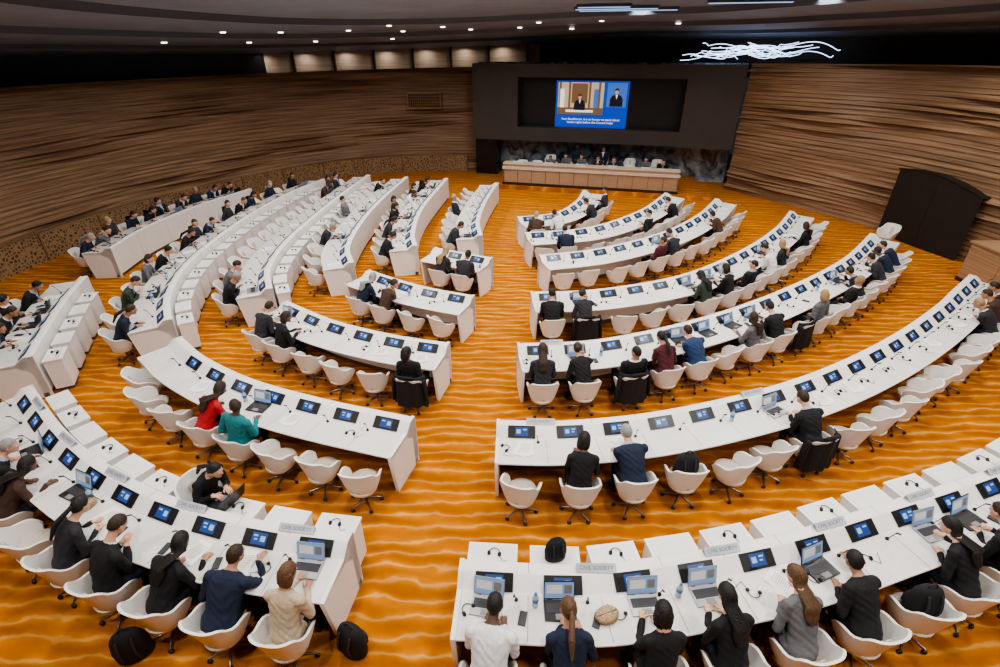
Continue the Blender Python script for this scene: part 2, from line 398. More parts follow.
# ---------------------------------------------------------------- props
def laptop(dark=False):
    A=Acc()
    A.box((0,0,.009),(.32,.22,.016),0);A.box((0,.02,.0185),(.28,.10,.003),1);A.box((0,-.07,.0183),(.10,.06,.002),3)
    R=Matrix.Rotation(math.radians(-18),3,'X');c=V((0,.115,.018))
    A.box(c+R@V((0,0,.105)),(.32,.008,.21),0,R);A.box(c+R@V((0,-.0052,.107)),(.30,.002,.185),2,R)
    A.box(c+R@V((-.05,-.0065,.12)),(.16,.001,.10),4,R);A.box(c+R@V((.09,-.0065,.12)),(.08,.001,.10),3,R)
    for sx in(-.1,.1): A.cap((sx-.02,.11,.014),.006,(sx+.02,.11,.014),.006,6,1)
    return A.mesh('laptop_dark' if dark else 'laptop',[M_black if dark else M_silver,M_keys,M_lapscr,M_seam,M_paper])
LAP=[laptop(),laptop(True)]
def paper_mesh():
    A=Acc()
    for k in range(3):
        R=Matrix.Rotation(.25*k-.2,3,'Z');A.box((.02*k,.01*k,.002+.003*k),(.21,.297,.0015),0,R)
    for k in range(9):
        A.box((.03,.11-.022*k,.0095),(.15,.004,.0006),1,Matrix.Rotation(.3,3,'Z'))
    return A.mesh('paper_stack',[M_paper,M_seam])
PAPER=paper_mesh()
def phone_mesh():
    A=Acc();A.box((0,0,.005),(.075,.15,.008),0);A.box((0,0,.0095),(.066,.138,.001),1);return A.mesh('smartphone',[M_black,M_keys])
PHONE=phone_mesh()
def bottle_mesh():
    A=Acc();A.loft([((0,0,z),(r,0,0),(0,r,0)) for z,r in[(0,.028),(.005,.032),(.06,.031),(.075,.029),(.13,.032),(.155,.028),(.175,.013),(.19,.012)]],14,0)
    A.loft([((0,0,z),(r,0,0),(0,r,0)) for z,r in[(.188,.015),(.205,.015)]],12,1)
    A.loft([((0,0,z),(.0328,0,0),(0,.0328,0)) for z in(.08,.125)],14,1,cap=False)
    return A.mesh('water_bottle',[mat('bottle_plastic',(.45,.52,.56),.1,.02,5),mat('bottle_label',(.05,.18,.5),.5)],smooth=True)
BOT=bottle_mesh()
def pouch_mesh():
    A=Acc();A.loft([((0,0,z),(a,0,0),(0,b,0)) for z,a,b in[(0,.10,.07),(.015,.125,.09),(.05,.125,.09),(.07,.10,.07),(.075,.04,.03)]],18,0)
    A.cap((-.1,0,.07),.006,(.1,0,.07),.006,6,1)
    m=mat('woven_pattern',(.35,.24,.14),.8,.6,90);return A.mesh('patterned_pouch',[m,M_keys],smooth=True)
POUCH=pouch_mesh()
def bag_mesh():
    A=Acc();r=[]
    for z,a,b in[(0,.13,.08),(.03,.17,.11),(.18,.18,.12),(.32,.16,.10),(.40,.12,.07),(.43,.06,.03)]: r.append(((0,0,z),(a,0,0),(0,b,0)))
    A.loft(r,18,0);r=[((0,.10,z),(a,0,0),(0,b,0)) for z,a,b in[(.04,.09,.03),(.08,.12,.05),(.17,.12,.05),(.22,.09,.02)]];A.loft(r,14,1)
    for k in range(8):
        a0=math.pi*k/8;a1=math.pi*(k+1)/8
        A.cap((.05*math.cos(a0),0,.42+.06*math.sin(a0)),.009,(.05*math.cos(a1),0,.42+.06*math.sin(a1)),.009,6,1)
    for sx in(-.07,.07):
        for k in range(6):
            z0=.38-.055*k;z1=z0-.055;y0=-.08-.05*math.sin(math.pi*k/6);y1=-.08-.05*math.sin(math.pi*(k+1)/6)
            A.cap((sx,y0,z0),.014,(sx,y1,z1),.014,6,1)
    return A.mesh('backpack',[CL['black'],CL['charcoal']],smooth=True)
BAG=bag_mesh()
def jacket_mesh():
    A=Acc();n=24
    vs=[];fs=[];rows=14
    for j in range(rows):
        v=j/(rows-1)
        for i in range(n+1):
            u=-1+2*i/n;a=u*1.25
            fold=.018*math.sin(u*14+v*2)*v
            if v<.2: rr=.25+.1*v;z=.82+.02*math.sin(v*15)
            else: rr=.29+.03*v;z=.82-.58*(v-.2)/.8
            vs.append(((rr+fold)*math.sin(a)*1.02,-(rr+fold)*math.cos(a)-.0,z-.03*abs(u)))
    for j in range(rows-1):
        for i in range(n): fs.append((j*(n+1)+i,j*(n+1)+i+1,(j+1)*(n+1)+i+1,(j+1)*(n+1)+i))
    A.add(vs,fs,0)
    for sx in(1,-1): A.cap((.27*sx,-.16,.72),.055,(.31*sx,-.17,.30),.042,12,0,flat=.6,side=(0,1,0))
    A.cap((-.1,-.28,.84),.03,(.1,-.28,.84),.03,10,0)
    return A.mesh('draped_jacket',[CL['black']],smooth=True)
JACK=jacket_mesh()
def text_mesh(body,size):
    cu=bpy.data.curves.new('t','FONT');cu.body=body;cu.size=size;cu.align_x='CENTER';cu.align_y='CENTER';cu.extrude=.0008
    o=bpy.data.objects.new('t',cu);COL.objects.link(o);dg=bpy.context.evaluated_depsgraph_get()
    me=bpy.data.meshes.new_from_object(o.evaluated_get(dg));bpy.data.objects.remove(o);return me
def sign_mesh():
    t=text_mesh('CIVIL SOCIETY',.055);A=Acc()
    R=Matrix.Rotation(math.radians(38),3,'X')
    A.box(R@V((0,0,0))+V((0,0,.034)),(.42,.095,.004),0,R)
    A.box((0,.040,.032),(.42,.004,.062),0,Matrix.Rotation(math.radians(14),3,'X'))
    A.add([R@(v.co+V((0,0,.003)))+V((0,0,.034)) for v in t.vertices],[tuple(p.vertices) for p in t.polygons],1)
    return A.mesh('name_sign',[mat('sign_card',(.50,.52,.56),.7),M_txt],recalc=False)
SIGN=sign_mesh()
# ---------------------------------------------------------------- rows
ROWS={
'R1':([(-1.0,3.42),(.2,3.55),(.8,3.7),(1.5,3.93),(2.1,4.15),(2.8,4.45),(3.5,4.8),(4.2,5.15),(4.9,5.5),(5.9,6.05),(7.1,6.9),(8.3,8.0)],0,.715,1),
'R2':([(-1.0,5.82),(0,5.97),(1.3,6.38),(2.7,7.05),(3.9,7.77),(5.2,8.75),(6.5,9.9),(7.8,11.2),(8.6,12.1),(9.6,13.2)],0,.69,0),
'R3':([(-1.0,8.1),(.6,8.55),(2.6,9.75),(4.7,11.5),(6.9,13.8),(8.7,16.3)],0,.69,0),
'R4':([(-1.0,10.45),(.6,10.9),(2.6,12.1),(4.5,14.2),(6.0,16.4),(7.1,18.5)],0,.69,0),
'R5':([(-1.05,12.85),(.6,13.7),(2.45,15.4),(3.9,17.6),(4.9,19.8)],0,.68,0),
'R6':([(-1.65,14.7),(.3,15.6),(2.0,17.8),(3.15,20.4)],0,.68,0),
'R7':([(-2.1,16.3),(-.9,17.0),(-.25,18.6),(0.0,20.3)],0,.68,0),
'L1':([(-2.3,3.56),(-3.41,3.55),(-4.7,3.70),(-5.96,4.05),(-7.24,4.6),(-8.75,5.45)],1,.67,1),
'L2':([(-2.24,5.68),(-3.72,5.88),(-5.2,6.2),(-6.5,6.72),(-7.45,7.3)],1,.68,0),
'L3':([(-2.26,7.92),(-3.4,8.05),(-4.8,8.42),(-6.25,9.1)],1,.68,0),
'L4':([(-2.22,10.05),(-3.6,10.4),(-5.15,11.1)],1,.68,0),
'L5':([(-2.23,12.45),(-3.95,12.98)],1,.68,0),
'LLa':([(-9.6,6.2),(-10.4,7.3),(-11.25,8.55),(-11.85,9.6)],1,.70,1),
'LLa2':([(-12.9,11.4),(-13.4,13.3),(-13.5,15.8),(-13.1,18.4)],1,.70,0),
'LLb':([(-8.15,7.9),(-9.05,9.0),(-9.95,10.74),(-10.6,13.07),(-11.06,15.7),(-11.2,18.5),(-11.0,20.5)],1,.70,1),
'LLc':([(-6.95,9.65),(-7.73,10.9),(-8.37,13.0),(-8.85,16.0),(-9.2,19.),(-9.4,21.6)],1,.70,1),
'LLd':([(-5.75,11.5),(-6.42,12.8),(-6.98,15.2),(-7.35,18),(-7.6,21.5)],1,.70,0),
'LLe':([(-4.5,13.0),(-4.98,14.3),(-5.5,17.0),(-5.8,21.5)],1,.70,0),
'LLf':([(-2.85,14.2),(-3.25,15.8),(-3.45,18.2),(-3.5,21.0)],1,.70,0),
}
EXPL={
'R1':{0:('type_m','white','black'),1:('type_pony','navy','chestnut'),2:('type_bob','black','black'),3:('type_f','black','black'),4:('reach_f','grey','chestnut'),5:('point_m','black','black'),7:('reach_f','black','black'),8:('type_m','black','brown'),9:('phone_m','charcoal','black')},
'R2':{1:('type_bob','black','black'),2:('cross_m','navy','grey'),6:('type_m','black','brown'),15:None,16:None,17:None,18:None},
'R3':{0:('type_f','charcoal','brown'),1:('chin_f','black','brown'),2:('lap_m','black','black'),3:('type_pony','burgundy','black'),4:('cross_m','blue','brown'),6:('turn_f','grey','brown'),7:('type_m','black','black'),9:('lap_f','grey','blonde'),11:None,12:None,14:None,15:None,16:None},
'R4':{0:('type_m','black','black'),1:('chin_f','charcoal','brown'),5:None,6:None,7:None,9:None,10:None,13:None},
'R5':{4:None,5:None,9:None},
'R6':{1:('type_m','navy','black'),5:None,8:None},
'R7':{0:None,1:None,3:None,5:None},
'L1':{0:('type_bob','beige','chestnut'),1:('point_m','navy','brown'),2:('reach_f','black','black'),3:('phone_m','black','brown'),4:('type_pony','charcoal','black'),6:None,7:None,8:None},
'L2':{3:('turn_m','teal','brown'),4:('reach_f','red','brown')},
'L3':{0:('lap_f','black','black'),4:None,5:None},
'L4':{2:None,3:None},
'L5':{0:None,1:('type_f','charcoal','blonde')},
}
PROB={'LLa':.92,'LLa2':.8,'LLb':.80,'LLc':.42,'LLd':.32,'LLe':.5,'LLf':.45}
LAPS={'R1':{0:(-.06,0),1:(-.05,1),2:(.05,0),3:(0,0),5:(-.1,1),7:(.1,0),8:(0,1)},'R2':{6:(-.2,0)},'L1':{0:(0,0),5:(0,1),7:(0,1)},'L2':{3:(.1,1)},'L3':{5:(0,0)},'R3':{5:(0,1)},'R4':{5:(0,0)}}
JK={('R2',6),('L3',0),('R3',2),('R4',1),('R3',8)}
BG={('R1',6),('R2',3)}
rowobj={}
for k,(pts,left,sp,pod) in ROWS.items():
    r=Row(pts,left);rowobj[k]=r
    d,n=build_desk(k,r,sp,OFF,bool(pod))
    for i in range(n):
        s=OFF+sp*(i+.5)
        if s>r.L-.2: break
        p,T,O=r.at(s);face=-O;rz=math.atan2(-face.x,face.y)
        occ=(i in EXPL[k]) if k in EXPL else (random.random()<PROB[k])
        dd=1.0 if occ else random.uniform(.93,1.04)
        c=p+O*dd
        crz=rz+ (random.uniform(-.08,.08) if occ else random.uniform(-.35,.35))
        obj('conference_chair',CH,(c.x,c.y,0),crz)
        if occ:
            e=EXPL.get(k,{}).get(i)
            place_person((c.x,c.y),rz+random.uniform(-.12,.12),*(e if e else ()))
        if (k,i) in JK: obj('draped_jacket',JACK,(c.x,c.y,0),crz)
        if (k,i) in BG: obj('backpack',BAG,(c.x,c.y,.445),crz)
        lp=LAPS.get(k,{}).get(i)
        if lp is None and occ and k in PROB and random.random()<.3: lp=(0,random.randint(0,1))
        if lp is None and k in('R3','R4','R5') and occ and random.random()<.4: lp=(0,random.randint(0,1))
        if lp:
            q=p+O*.45+T*lp[0];obj('laptop',LAP[lp[1]],(q.x,q.y,.751),rz+random.uniform(-.15,.15))
        elif random.random()<(.65 if occ else .25):
            q=p+O*.50+T*random.uniform(-.05,.15);obj('paper_stack',PAPER,(q.x,q.y,.751),rz+random.uniform(-.5,.5))
        if occ and random.random()<.5:
            q=p+O*.55+T*.31;obj('smartphone',PHONE,(q.x,q.y,.752),rz+random.uniform(-.4,.4))
        if random.random()<(.22 if occ else .05):
            q=p+O*.40-T*.30;obj('water_bottle',BOT,(q.x,q.y,.751),0)
        if k in('R1','L1') and i%2==(1 if k=='R1' else 0) or (k,i) in(('R2',0),('R2',5),('R3',0)):
            q=p+O*.07+T*(.36 if i else .28);obj('name_sign',SIGN,(q.x,q.y,.873),rz)
p,T,O=rowobj['L1'].at(OFF+.67*3.5-.05);pf=-T;a=math.atan2(-pf.x,pf.y)
c=p-O*.36+T*.1;obj('conference_chair',CH,(c.x,c.y,0),a);place_person((c.x,c.y),a,'type_pony','black','black')
q=c+pf*.52+O*.08;obj('laptop',LAP[1],(q.x,q.y,.70),a)
p,T,O=rowobj['R1'].at(OFF+.715*1.5-.05);q=p-O*.2;obj('handbag',BAG,(q.x,q.y,.698),.4,scale=.72)
p,T,O=rowobj['R1'].at(OFF+.715*2);q=p+O*.52;obj('patterned_pouch',POUCH,(q.x,q.y,.751),.5)
p,T,O=rowobj['L1'].at(OFF+.67*5);q=p+O*.5;obj('patterned_pouch',POUCH,(q.x,q.y,.751),1.2)
obj('backpack',BAG,(-4.36,2.32,0),.6);obj('backpack',BAG,(-2.06,2.75,0),-.3)
obj('conference_chair',CH,(-7.5,6.3,0),-.9)
obj('conference_chair',CH,(9.9,17.6,0),2.2)
# ---------------------------------------------------------------- floor
def carpet():
    m=bpy.data.materials.new('dune_carpet');m.use_nodes=True;nt=m.node_tree;b=nt.nodes['Principled BSDF'];L=nt.links.new
    b.inputs['Roughness'].default_value=.9;b.inputs['Specular IOR Level'].default_value=.05
    tc=nt.nodes.new('ShaderNodeTexCoord')
    def wave(rot,sx,scale,dist,ds,e):
        mp=nt.nodes.new('ShaderNodeMapping');mp.inputs['Rotation'].default_value=(0,0,math.radians(rot));mp.inputs['Scale'].default_value=(sx,1,1)
        L(tc.outputs['Object'],mp.inputs['Vector'])
        w=nt.nodes.new('ShaderNodeTexWave');w.wave_type='BANDS';w.bands_direction='Y';w.inputs['Scale'].default_value=scale;w.inputs['Distortion'].default_value=dist;w.inputs['Detail'].default_value=3;w.inputs['Detail Scale'].default_value=ds;w.inputs['Detail Roughness'].default_value=.55
        L(mp.outputs['Vector'],w.inputs['Vector'])
        r=nt.nodes.new('ShaderNodeValToRGB');r.color_ramp.elements[0].position=e[0][0];r.color_ramp.elements[0].color=(*e[0][1],1);r.color_ramp.elements[1].position=e[-1][0];r.color_ramp.elements[1].color=(*e[-1][1],1)
        for p_,c_ in e[1:-1]:
            x=r.color_ramp.elements.new(p_);x.color=(*c_,1)
        L(w.outputs['Fac'],r.inputs['Fac']);return r.outputs['Color']
    c1=wave(-16,.6,1.55,5.5,1.4,[(0,(.43,.140,.009)),(.5,(.49,.165,.011)),(.84,(.53,.195,.018)),(1,(.64,.32,.085))])
    c2=wave(12,.5,.75,7,1.1,[(0,(.80,.76,.72)),(.6,(.95,.94,.93)),(1,(1.08,1.08,1.08))])
    n=nt.nodes.new('ShaderNodeTexNoise');n.inputs['Scale'].default_value=.8;n.inputs['Detail'].default_value=6;L(tc.outputs['Object'],n.inputs['Vector'])
    r2=nt.nodes.new('ShaderNodeValToRGB');r2.color_ramp.elements[0].position=.35;r2.color_ramp.elements[1].position=.65
    r2.color_ramp.elements[0].color=(.84,.82,.80,1);r2.color_ramp.elements[1].color=(1,1,1,1);L(n.outputs['Fac'],r2.inputs['Fac'])
    mx=nt.nodes.new('ShaderNodeMix');mx.data_type='RGBA';mx.blend_type='MULTIPLY';mx.inputs[0].default_value=1
    L(c1,mx.inputs[6]);L(c2,mx.inputs[7])
    mx2=nt.nodes.new('ShaderNodeMix');mx2.data_type='RGBA';mx2.blend_type='MULTIPLY';mx2.inputs[0].default_value=1
    L(mx.outputs[2],mx2.inputs[6]);L(r2.outputs['Color'],mx2.inputs[7]);L(mx2.outputs[2],b.inputs['Base Color'])
    n3=nt.nodes.new('ShaderNodeTexNoise');n3.inputs['Scale'].default_value=150;bp=nt.nodes.new('ShaderNodeBump');bp.inputs['Strength'].default_value=.4;bp.inputs['Distance'].default_value=.01
    L(tc.outputs['Object'],n3.inputs['Vector']);L(n3.outputs['Fac'],bp.inputs['Height']);L(bp.outputs['Normal'],b.inputs['Normal'])
    return m
M_carpet=carpet()
A=Acc();A.box((-1,12,-.1),(46,46,.2),0);obj('floor',A.mesh('floor',[M_carpet]))
# ---------------------------------------------------------------- walls
def wood(name,c1,c2,rough=.5):
    m=bpy.data.materials.new(name);m.use_nodes=True;nt=m.node_tree;b=nt.nodes['Principled BSDF'];L=nt.links.new
    b.inputs['Roughness'].default_value=rough;b.inputs['Specular IOR Level'].default_value=.3
    tc=nt.nodes.new('ShaderNodeTexCoord');mp=nt.nodes.new('ShaderNodeMapping');mp.inputs['Scale'].default_value=(.22,.22,10)
    L(tc.outputs['Object'],mp.inputs['Vector']);n=nt.nodes.new('ShaderNodeTexNoise');n.inputs['Scale'].default_value=2.2;n.inputs['Detail'].default_value=5;L(mp.outputs['Vector'],n.inputs['Vector'])
    r=nt.nodes.new('ShaderNodeValToRGB');r.color_ramp.elements[0].position=.36;r.color_ramp.elements[1].position=.64
    r.color_ramp.elements[0].color=(*c1,1);r.color_ramp.elements[1].color=(*c2,1);L(n.outputs['Fac'],r.inputs['Fac']);L(r.outputs['Color'],b.inputs['Base Color']);return m
M_wood=wood('carved_wood',(.165,.092,.050),(.325,.200,.115))
M_woodd=wood('dark_wood',(.030,.016,.009),(.055,.030,.017))
M_booth=wood('booth_wood',(.30,.18,.10),(.42,.27,.16))
M_warm=wood('warm_panel',(.34,.25,.18),(.48,.36,.27))
M_recess=mat('dark_recess',(.014,.009,.007),.7)
M_blackwall=mat('black_glass',(.010,.010,.012),.25)
M_ceil=mat('ceiling_plaster',(.22,.25,.31),.6,.08,1)
M_ceil2=mat('ceiling_fascia',(.06,.07,.09),.5,.06,1)
M_house=mat('screen_housing',(.058,.048,.042),.6,.08,1)
def latt():
    m=bpy.data.materials.new('lattice_grille');m.use_nodes=True;nt=m.node_tree;b=nt.nodes['Principled BSDF'];L=nt.links.new
    tc=nt.nodes.new('ShaderNodeTexCoord');v=nt.nodes.new('ShaderNodeTexVoronoi');v.inputs['Scale'].default_value=10;v.feature='DISTANCE_TO_EDGE';L(tc.outputs['Object'],v.inputs['Vector'])
    r=nt.nodes.new('ShaderNodeValToRGB');r.color_ramp.elements[0].position=.10;r.color_ramp.elements[0].color=(.30,.20,.115,1);r.color_ramp.elements[1].position=.25;r.color_ramp.elements[1].color=(.07,.042,.022,1)
    L(v.outputs['Distance'],r.inputs['Fac']);L(r.outputs['Color'],b.inputs['Base Color']);return m
M_latt=latt()
OUT=[(-5.6,27.6),(-9.8,26.6),(-13.6,23.3),(-15.7,18.5),(-16.4,14),(-16.2,10),(-14.9,6),(-12,1.5),(-7,-2.5),(0,-4),(7,-2.5),(11,1.5),(12.4,6),(12.6,10),(12.3,14.5),(11.8,16.9),(10.9,19.5),(9.2,22.0),(6.65,25.35)]
wp,wl=catmull(OUT,.35)
def wn(i):
    t=(wp[min(i+1,len(wp)-1)]-wp[max(i-1,0)]).normalized();return V((-t.y,t.x))
cen=V((-1.5,12))
def inward(i):
    n=wn(i);return n if n.dot(cen-wp[i])>0 else -n
def wtop(x): return 4.75+.55*max(0,min(1,(x+17)/28))
W=Acc();NS=34
for k in range(NS):
    for i in range(len(wp)-1):
        q=[]
        for ii in(i,i+1):
            s=ii*.35;n=inward(ii);zt=wtop(wp[ii].x)
            def zk(kk):
                if kk<=0: return 0
                if kk>=NS: return zt
                e=math.sin(math.pi*kk/NS)
                return zt*kk/NS+.07*math.sin(s*.28+kk*.16)*e+.05*math.sin(s*.17-kk*.22)*e
            amp=.032+.030*(.5+.5*math.sin(s*.35+k*.7))+.17*max(0,math.sin(s*.30+k*.40+math.sin(k*2.4)))**9
            z0,z1=zk(k),zk(k+1)
            fade=min(1,(len(wp)-1-ii)*.35/7)
            bow=-.35*((z0+z1)/2/zt)**2*fade
            a=wp[ii]+n*(bow+amp);b=wp[ii]+n*bow
            q.append(((b.x,b.y,z0),(a.x,a.y,z0+.010),(b.x+n.x*.010,b.y+n.y*.010,z1)))
        (b0,a0,t0),(b1,a1,t1)=q
        W.add([b0,a0,t0,b1,a1,t1],[(0,3,4,1),(1,4,5,2)],0)
obj('wall_curved',W.mesh('wall_curved',[M_wood],recalc=False))
B=Acc()
for i in range(len(wp)-1):
    if wp[i].x<-6 and wp[i].y>3:
        a=wp[i]+inward(i)*.22;b=wp[i+1]+inward(i+1)*.22
        a2=wp[i];b2=wp[i+1]
        B.add([(a.x,a.y,0),(b.x,b.y,0),(b.x,b.y,.85),(a.x,a.y,.85),(a2.x,a2.y,.85),(b2.x,b2.y,.85)],[(0,1,2,3),(3,2,5,4)],0)
        if i%6==0:
            c=a+inward(i)*.02
            B.box((c.x,c.y,.43),(.05,.05,.86),1)
        B.add([(a.x+inward(i).x*.01,a.y+inward(i).y*.01,z) for z in(.82,.87)]+[(b.x+inward(i+1).x*.01,b.y+inward(i+1).y*.01,z) for z in(.87,.82)],[(0,1,2,3)],1)
obj('baseboard_left',B.mesh('baseboard_left',[M_latt,M_wood]))
gi=int(len(wp)*.035)
A=Acc();g0=wp[gi]+inward(gi)*.16;gt=wn(gi);gt=V((gt.y,-gt.x))
for r_ in range(5):
    for c_ in range(16):
        u=-.75+c_*.1;z=3.2+r_*.13
        p=g0+gt*u;A.box((p.x,p.y,z),(.045,.05,.09),0)
pp=g0-inward(gi)*.03;A.box((pp.x,pp.y,3.46),(1.75,.03,.8),1,Matrix.Rotation(math.atan2(gt.y,gt.x),3,'Z'))
obj('vent_grille',A.mesh('vent_grille',[M_woodd,M_wood]))
def zper(x): return 5.5+.65*max(0,min(1,(x+17)/19))
full,fl=catmull(OUT+[(1.0,27.2)],.6,closed=True)
ring=[p+(p-cen).normalized()*2.0 for p in full]
U=Acc();G=Acc();cnt=0;wash=[]
for i in range(len(full)-1):
    a,b=ring[i],ring[i+1];ia,ib=full[i],full[i+1]
    mi=0
    if a.y>24.6 and a.x<-2.2: mi=1
    elif a.x>=-2.2 and a.y>16: mi=2
    elif a.y<3: mi=2
    U.add([(a.x,a.y,4.6),(b.x,b.y,4.6),(b.x,b.y,zper(b.x)+.35),(a.x,a.y,zper(a.x)+.35)],[(0,1,2,3)],mi)
    if mi==1:
        cnt+=1;n=(cen-a).normalized()
        if cnt%3==0: U.box((a.x+n.x*.05,a.y+n.y*.05,5.3),(.10,.10,1.4),2)
        if cnt%3==1: 
            c_=b+n*.45;wash.append((c_.x,c_.y))
    G.add([(ia.x,ia.y,wtop(ia.x)-.06),(ib.x,ib.y,wtop(ib.x)-.06),(b.x,b.y,wtop(b.x)-.06),(a.x,a.y,wtop(a.x)-.06)],[(0,1,2,3)],0)
obj('wall_gallery',U.mesh('wall_gallery',[M_blackwall,M_warm,M_woodd],recalc=False))
obj('trim_gallery_ledge',G.mesh('gallery_ledge',[M_woodd],recalc=False))
C=Acc()
LV=[(1.0,0,0),(.90,.18,0),(.895,.30,1),(.74,.42,0),(.735,.58,1),(.55,.68,0),(.545,.86,1),(.3,.92,0),(.0,.95,0)]
for i in range(len(ring)-1):
    for k in range(len(LV)-1):
        pts=[]
        for (t,dz,_),pp in ((LV[k],ring[i]),(LV[k],ring[i+1]),(LV[k+1],ring[i+1]),(LV[k+1],ring[i])):
            q=cen.lerp(pp,t);zb=zper(pp.x)*(t)+ (6.0)*(1-t);pts.append((q.x,q.y,zb+dz))
        C.add(pts,[(0,1,2,3)] ,LV[k+1][2])
obj('ceiling',C.mesh('ceiling',[M_ceil,M_ceil2],recalc=False))
def ceilz(x,y):
    p=V((x,y));d=p-cen;L=d.length
    dn=d.normalized() if L>.01 else V((0,1))
    bi=max(ring,key=lambda q:(q-cen).normalized().dot(dn));t=min(1,L/(bi-cen).length)
    dz=0
    for k in range(len(LV)-1):
        if LV[k][0]>=t>=LV[k+1][0]:
            f=(LV[k][0]-t)/(LV[k][0]-LV[k+1][0]);dz=LV[k][1]*(1-f)+LV[k+1][1]*f;break
    return zper(bi.x)*t+6.0*(1-t)+dz
# ---------------------------------------------------------------- stage end
ax=math.radians(-5.2)
SR=Matrix.Rotation(ax,3,'Z')
def S(x,y,z): 
    p=SR@V((x,y,0));return V((.4+p.x,25.6+p.y,z))
def sbox(A,x0,x1,y0,y1,z0,z1,mi=0):
    vs=[S(x,y,z) for z in(z0,z1) for y in(y0,y1) for x in(x0,x1)]
    A.add(vs,[(0,2,3,1),(4,5,7,6),(0,1,5,4),(2,6,7,3),(0,4,6,2),(1,3,7,5)],mi)
def marble():
    m=bpy.data.materials.new('blue_marble');m.use_nodes=True;nt=m.node_tree;b=nt.nodes['Principled BSDF'];L=nt.links.new;b.inputs['Roughness'].default_value=.25
    tc=nt.nodes.new('ShaderNodeTexCoord');n=nt.nodes.new('ShaderNodeTexNoise');n.inputs['Scale'].default_value=1.6;n.inputs['Detail'].default_value=9;n.inputs['Distortion'].default_value=1.5;L(tc.outputs['Object'],n.inputs['Vector'])
    r=nt.nodes.new('ShaderNodeValToRGB');r.color_ramp.elements[0].position=.38;r.color_ramp.elements[0].color=(.035,.05,.08,1);r.color_ramp.elements[1].position=.68;r.color_ramp.elements[1].color=(.42,.50,.60,1)
    L(n.outputs['Fac'],r.inputs['Fac']);L(r.outputs['Color'],b.inputs['Base Color']);return m
M_marble=marble()
A=Acc();sbox(A,-6.2,6.3,1.62,1.8,0,5.2,0);obj('wall_back',A.mesh('wall_back',[M_marble]))
A=Acc();sbox(A,-6.1,5.95,.96,1.55,1.85,5.1,0)
sbox(A,-6.1,-3.85,.2,.95,1.8,5.15,0);sbox(A,3.75,6.1,.2,.95,1.75,5.15,0);sbox(A,-3.85,3.75,.2,.95,4.6,5.15,0);sbox(A,-3.85,3.75,.2,.95,1.8,2.42,0)
sbox(A,-6.15,-5.0,.7,1.5,0,1.85,1)
obj('screen_housing',A.mesh('screen_housing',[M_house,M_blackwall]))
def emi(n,c,s): return mat(n,tuple(x*.3 for x in c),.4,0,5,c,s)
E_blue=emi('led_blue',(.01,.055,.40),1.1);E_warm=emi('led_warm',(.62,.45,.27),.9);E_dk=emi('led_dark',(.015,.015,.03),.5);E_wh=emi('led_white',(.9,.9,.95),1.0);E_sk=emi('led_skin',(.6,.33,.22),.9);E_lb=emi('led_lightblue',(.06,.16,.5),1.0);E_br=emi('led_brown',(.22,.12,.06),.8)
A=Acc();sbox(A,-3.85,3.75,.82,.90,2.42,4.6,0)
def q(x0,x1,z0,z1,mi,d=0):
    sbox(A,x0,x1,.80-.01*d,.82,z0,z1,mi)
q(-2.1,1.3,2.40,4.45,1)
q(-2.0,.15,3.0,4.38,2,1)
for x in(-1.95,-1.5,-.55,-.1): q(x,x+.1,3.0,4.38,7,2)
q(-1.35,-.6,3.5,4.34,7,2);q(-2.0,.15,3.0,3.3,7,2);q(-1.9,-1.7,3.3,4.1,4,3);q(-.3,-.1,3.3,4.1,6,3)
q(-1.6,-.3,3.1,3.2,4,3)
q(.3,1.2,3.35,4.38,6,1)
def fig(x,z,s):
    A.add([S(x+.085*s*math.cos(math.pi*2*k/20),.75,z+.11*s*math.sin(math.pi*2*k/20)) for k in range(20)],[tuple(range(20))],5)
    body=[(-.30,-.62),(-.29,-.3),(-.2,-.16),(-.06,-.10),(.06,-.10),(.2,-.16),(.29,-.3),(.30,-.62)]
    A.add([S(x+u*s,.76,z+w*s) for u,w in body],[tuple(range(8))],3)
    A.add([S(x+u*s,.755,z+w*s) for u,w in [(-.05,-.12),(.05,-.12),(0,-.32)]],[(0,1,2)],4)
    hp=[(-.09,.02),(-.095,.1),(-.04,.15),(.04,.15),(.095,.1),(.09,.02),(.05,.07),(-.05,.07)]
    A.add([S(x+u*s,.745,z+w*s) for u,w in hp],[tuple(range(8))],3)
fig(-.95,3.75,.9);fig(.75,4.0,1.0)
tm=text_mesh('Your Excellencies, it is an honour to speak about\nhuman rights before this Council today',.14)
A.add([S(v.co.x-.4,.77,v.co.y+2.72) for v in tm.vertices],[tuple(p.vertices) for p in tm.polygons],4)
obj('projection_screen',A.mesh('projection_screen',[M_black,E_blue,E_warm,E_dk,E_wh,E_sk,E_lb,E_br],recalc=False))
M_pod=mat('podium_front',(.36,.24,.155),.45,.06,3);M_podt=mat('podium_top',(.58,.50,.41),.4,.05,3)
A=Acc();sbox(A,-4.2,4.9,-2.35,1.6,0,.2,0);sbox(A,4.9,5.4,-2.0,1.0,0,.1,0);obj('stage_platform',A.mesh('stage_platform',[M_carpet]))
A=Acc();PY=-.3
sbox(A,-3.95,3.9,-1.95+PY,-1.80+PY,.2,1.12,0);sbox(A,-3.95,3.9,-1.97+PY,-1.5+PY,1.12,1.18,1);sbox(A,-3.95,3.9,-1.8+PY,-1.1+PY,.90,.95,1)
for x in(-3.95,3.84): sbox(A,x,x+.06,-1.95+PY,-1.1+PY,.2,1.12,0)
sbox(A,-3.97,3.92,-1.99+PY,-1.95+PY,.2,.32,2);sbox(A,-3.97,3.92,-1.99+PY,-1.95+PY,.90,1.02,1)
for k in range(12): sbox(A,-3.9+.65*k,-3.89+.65*k,-1.965+PY,-1.95+PY,.3,.9,2)
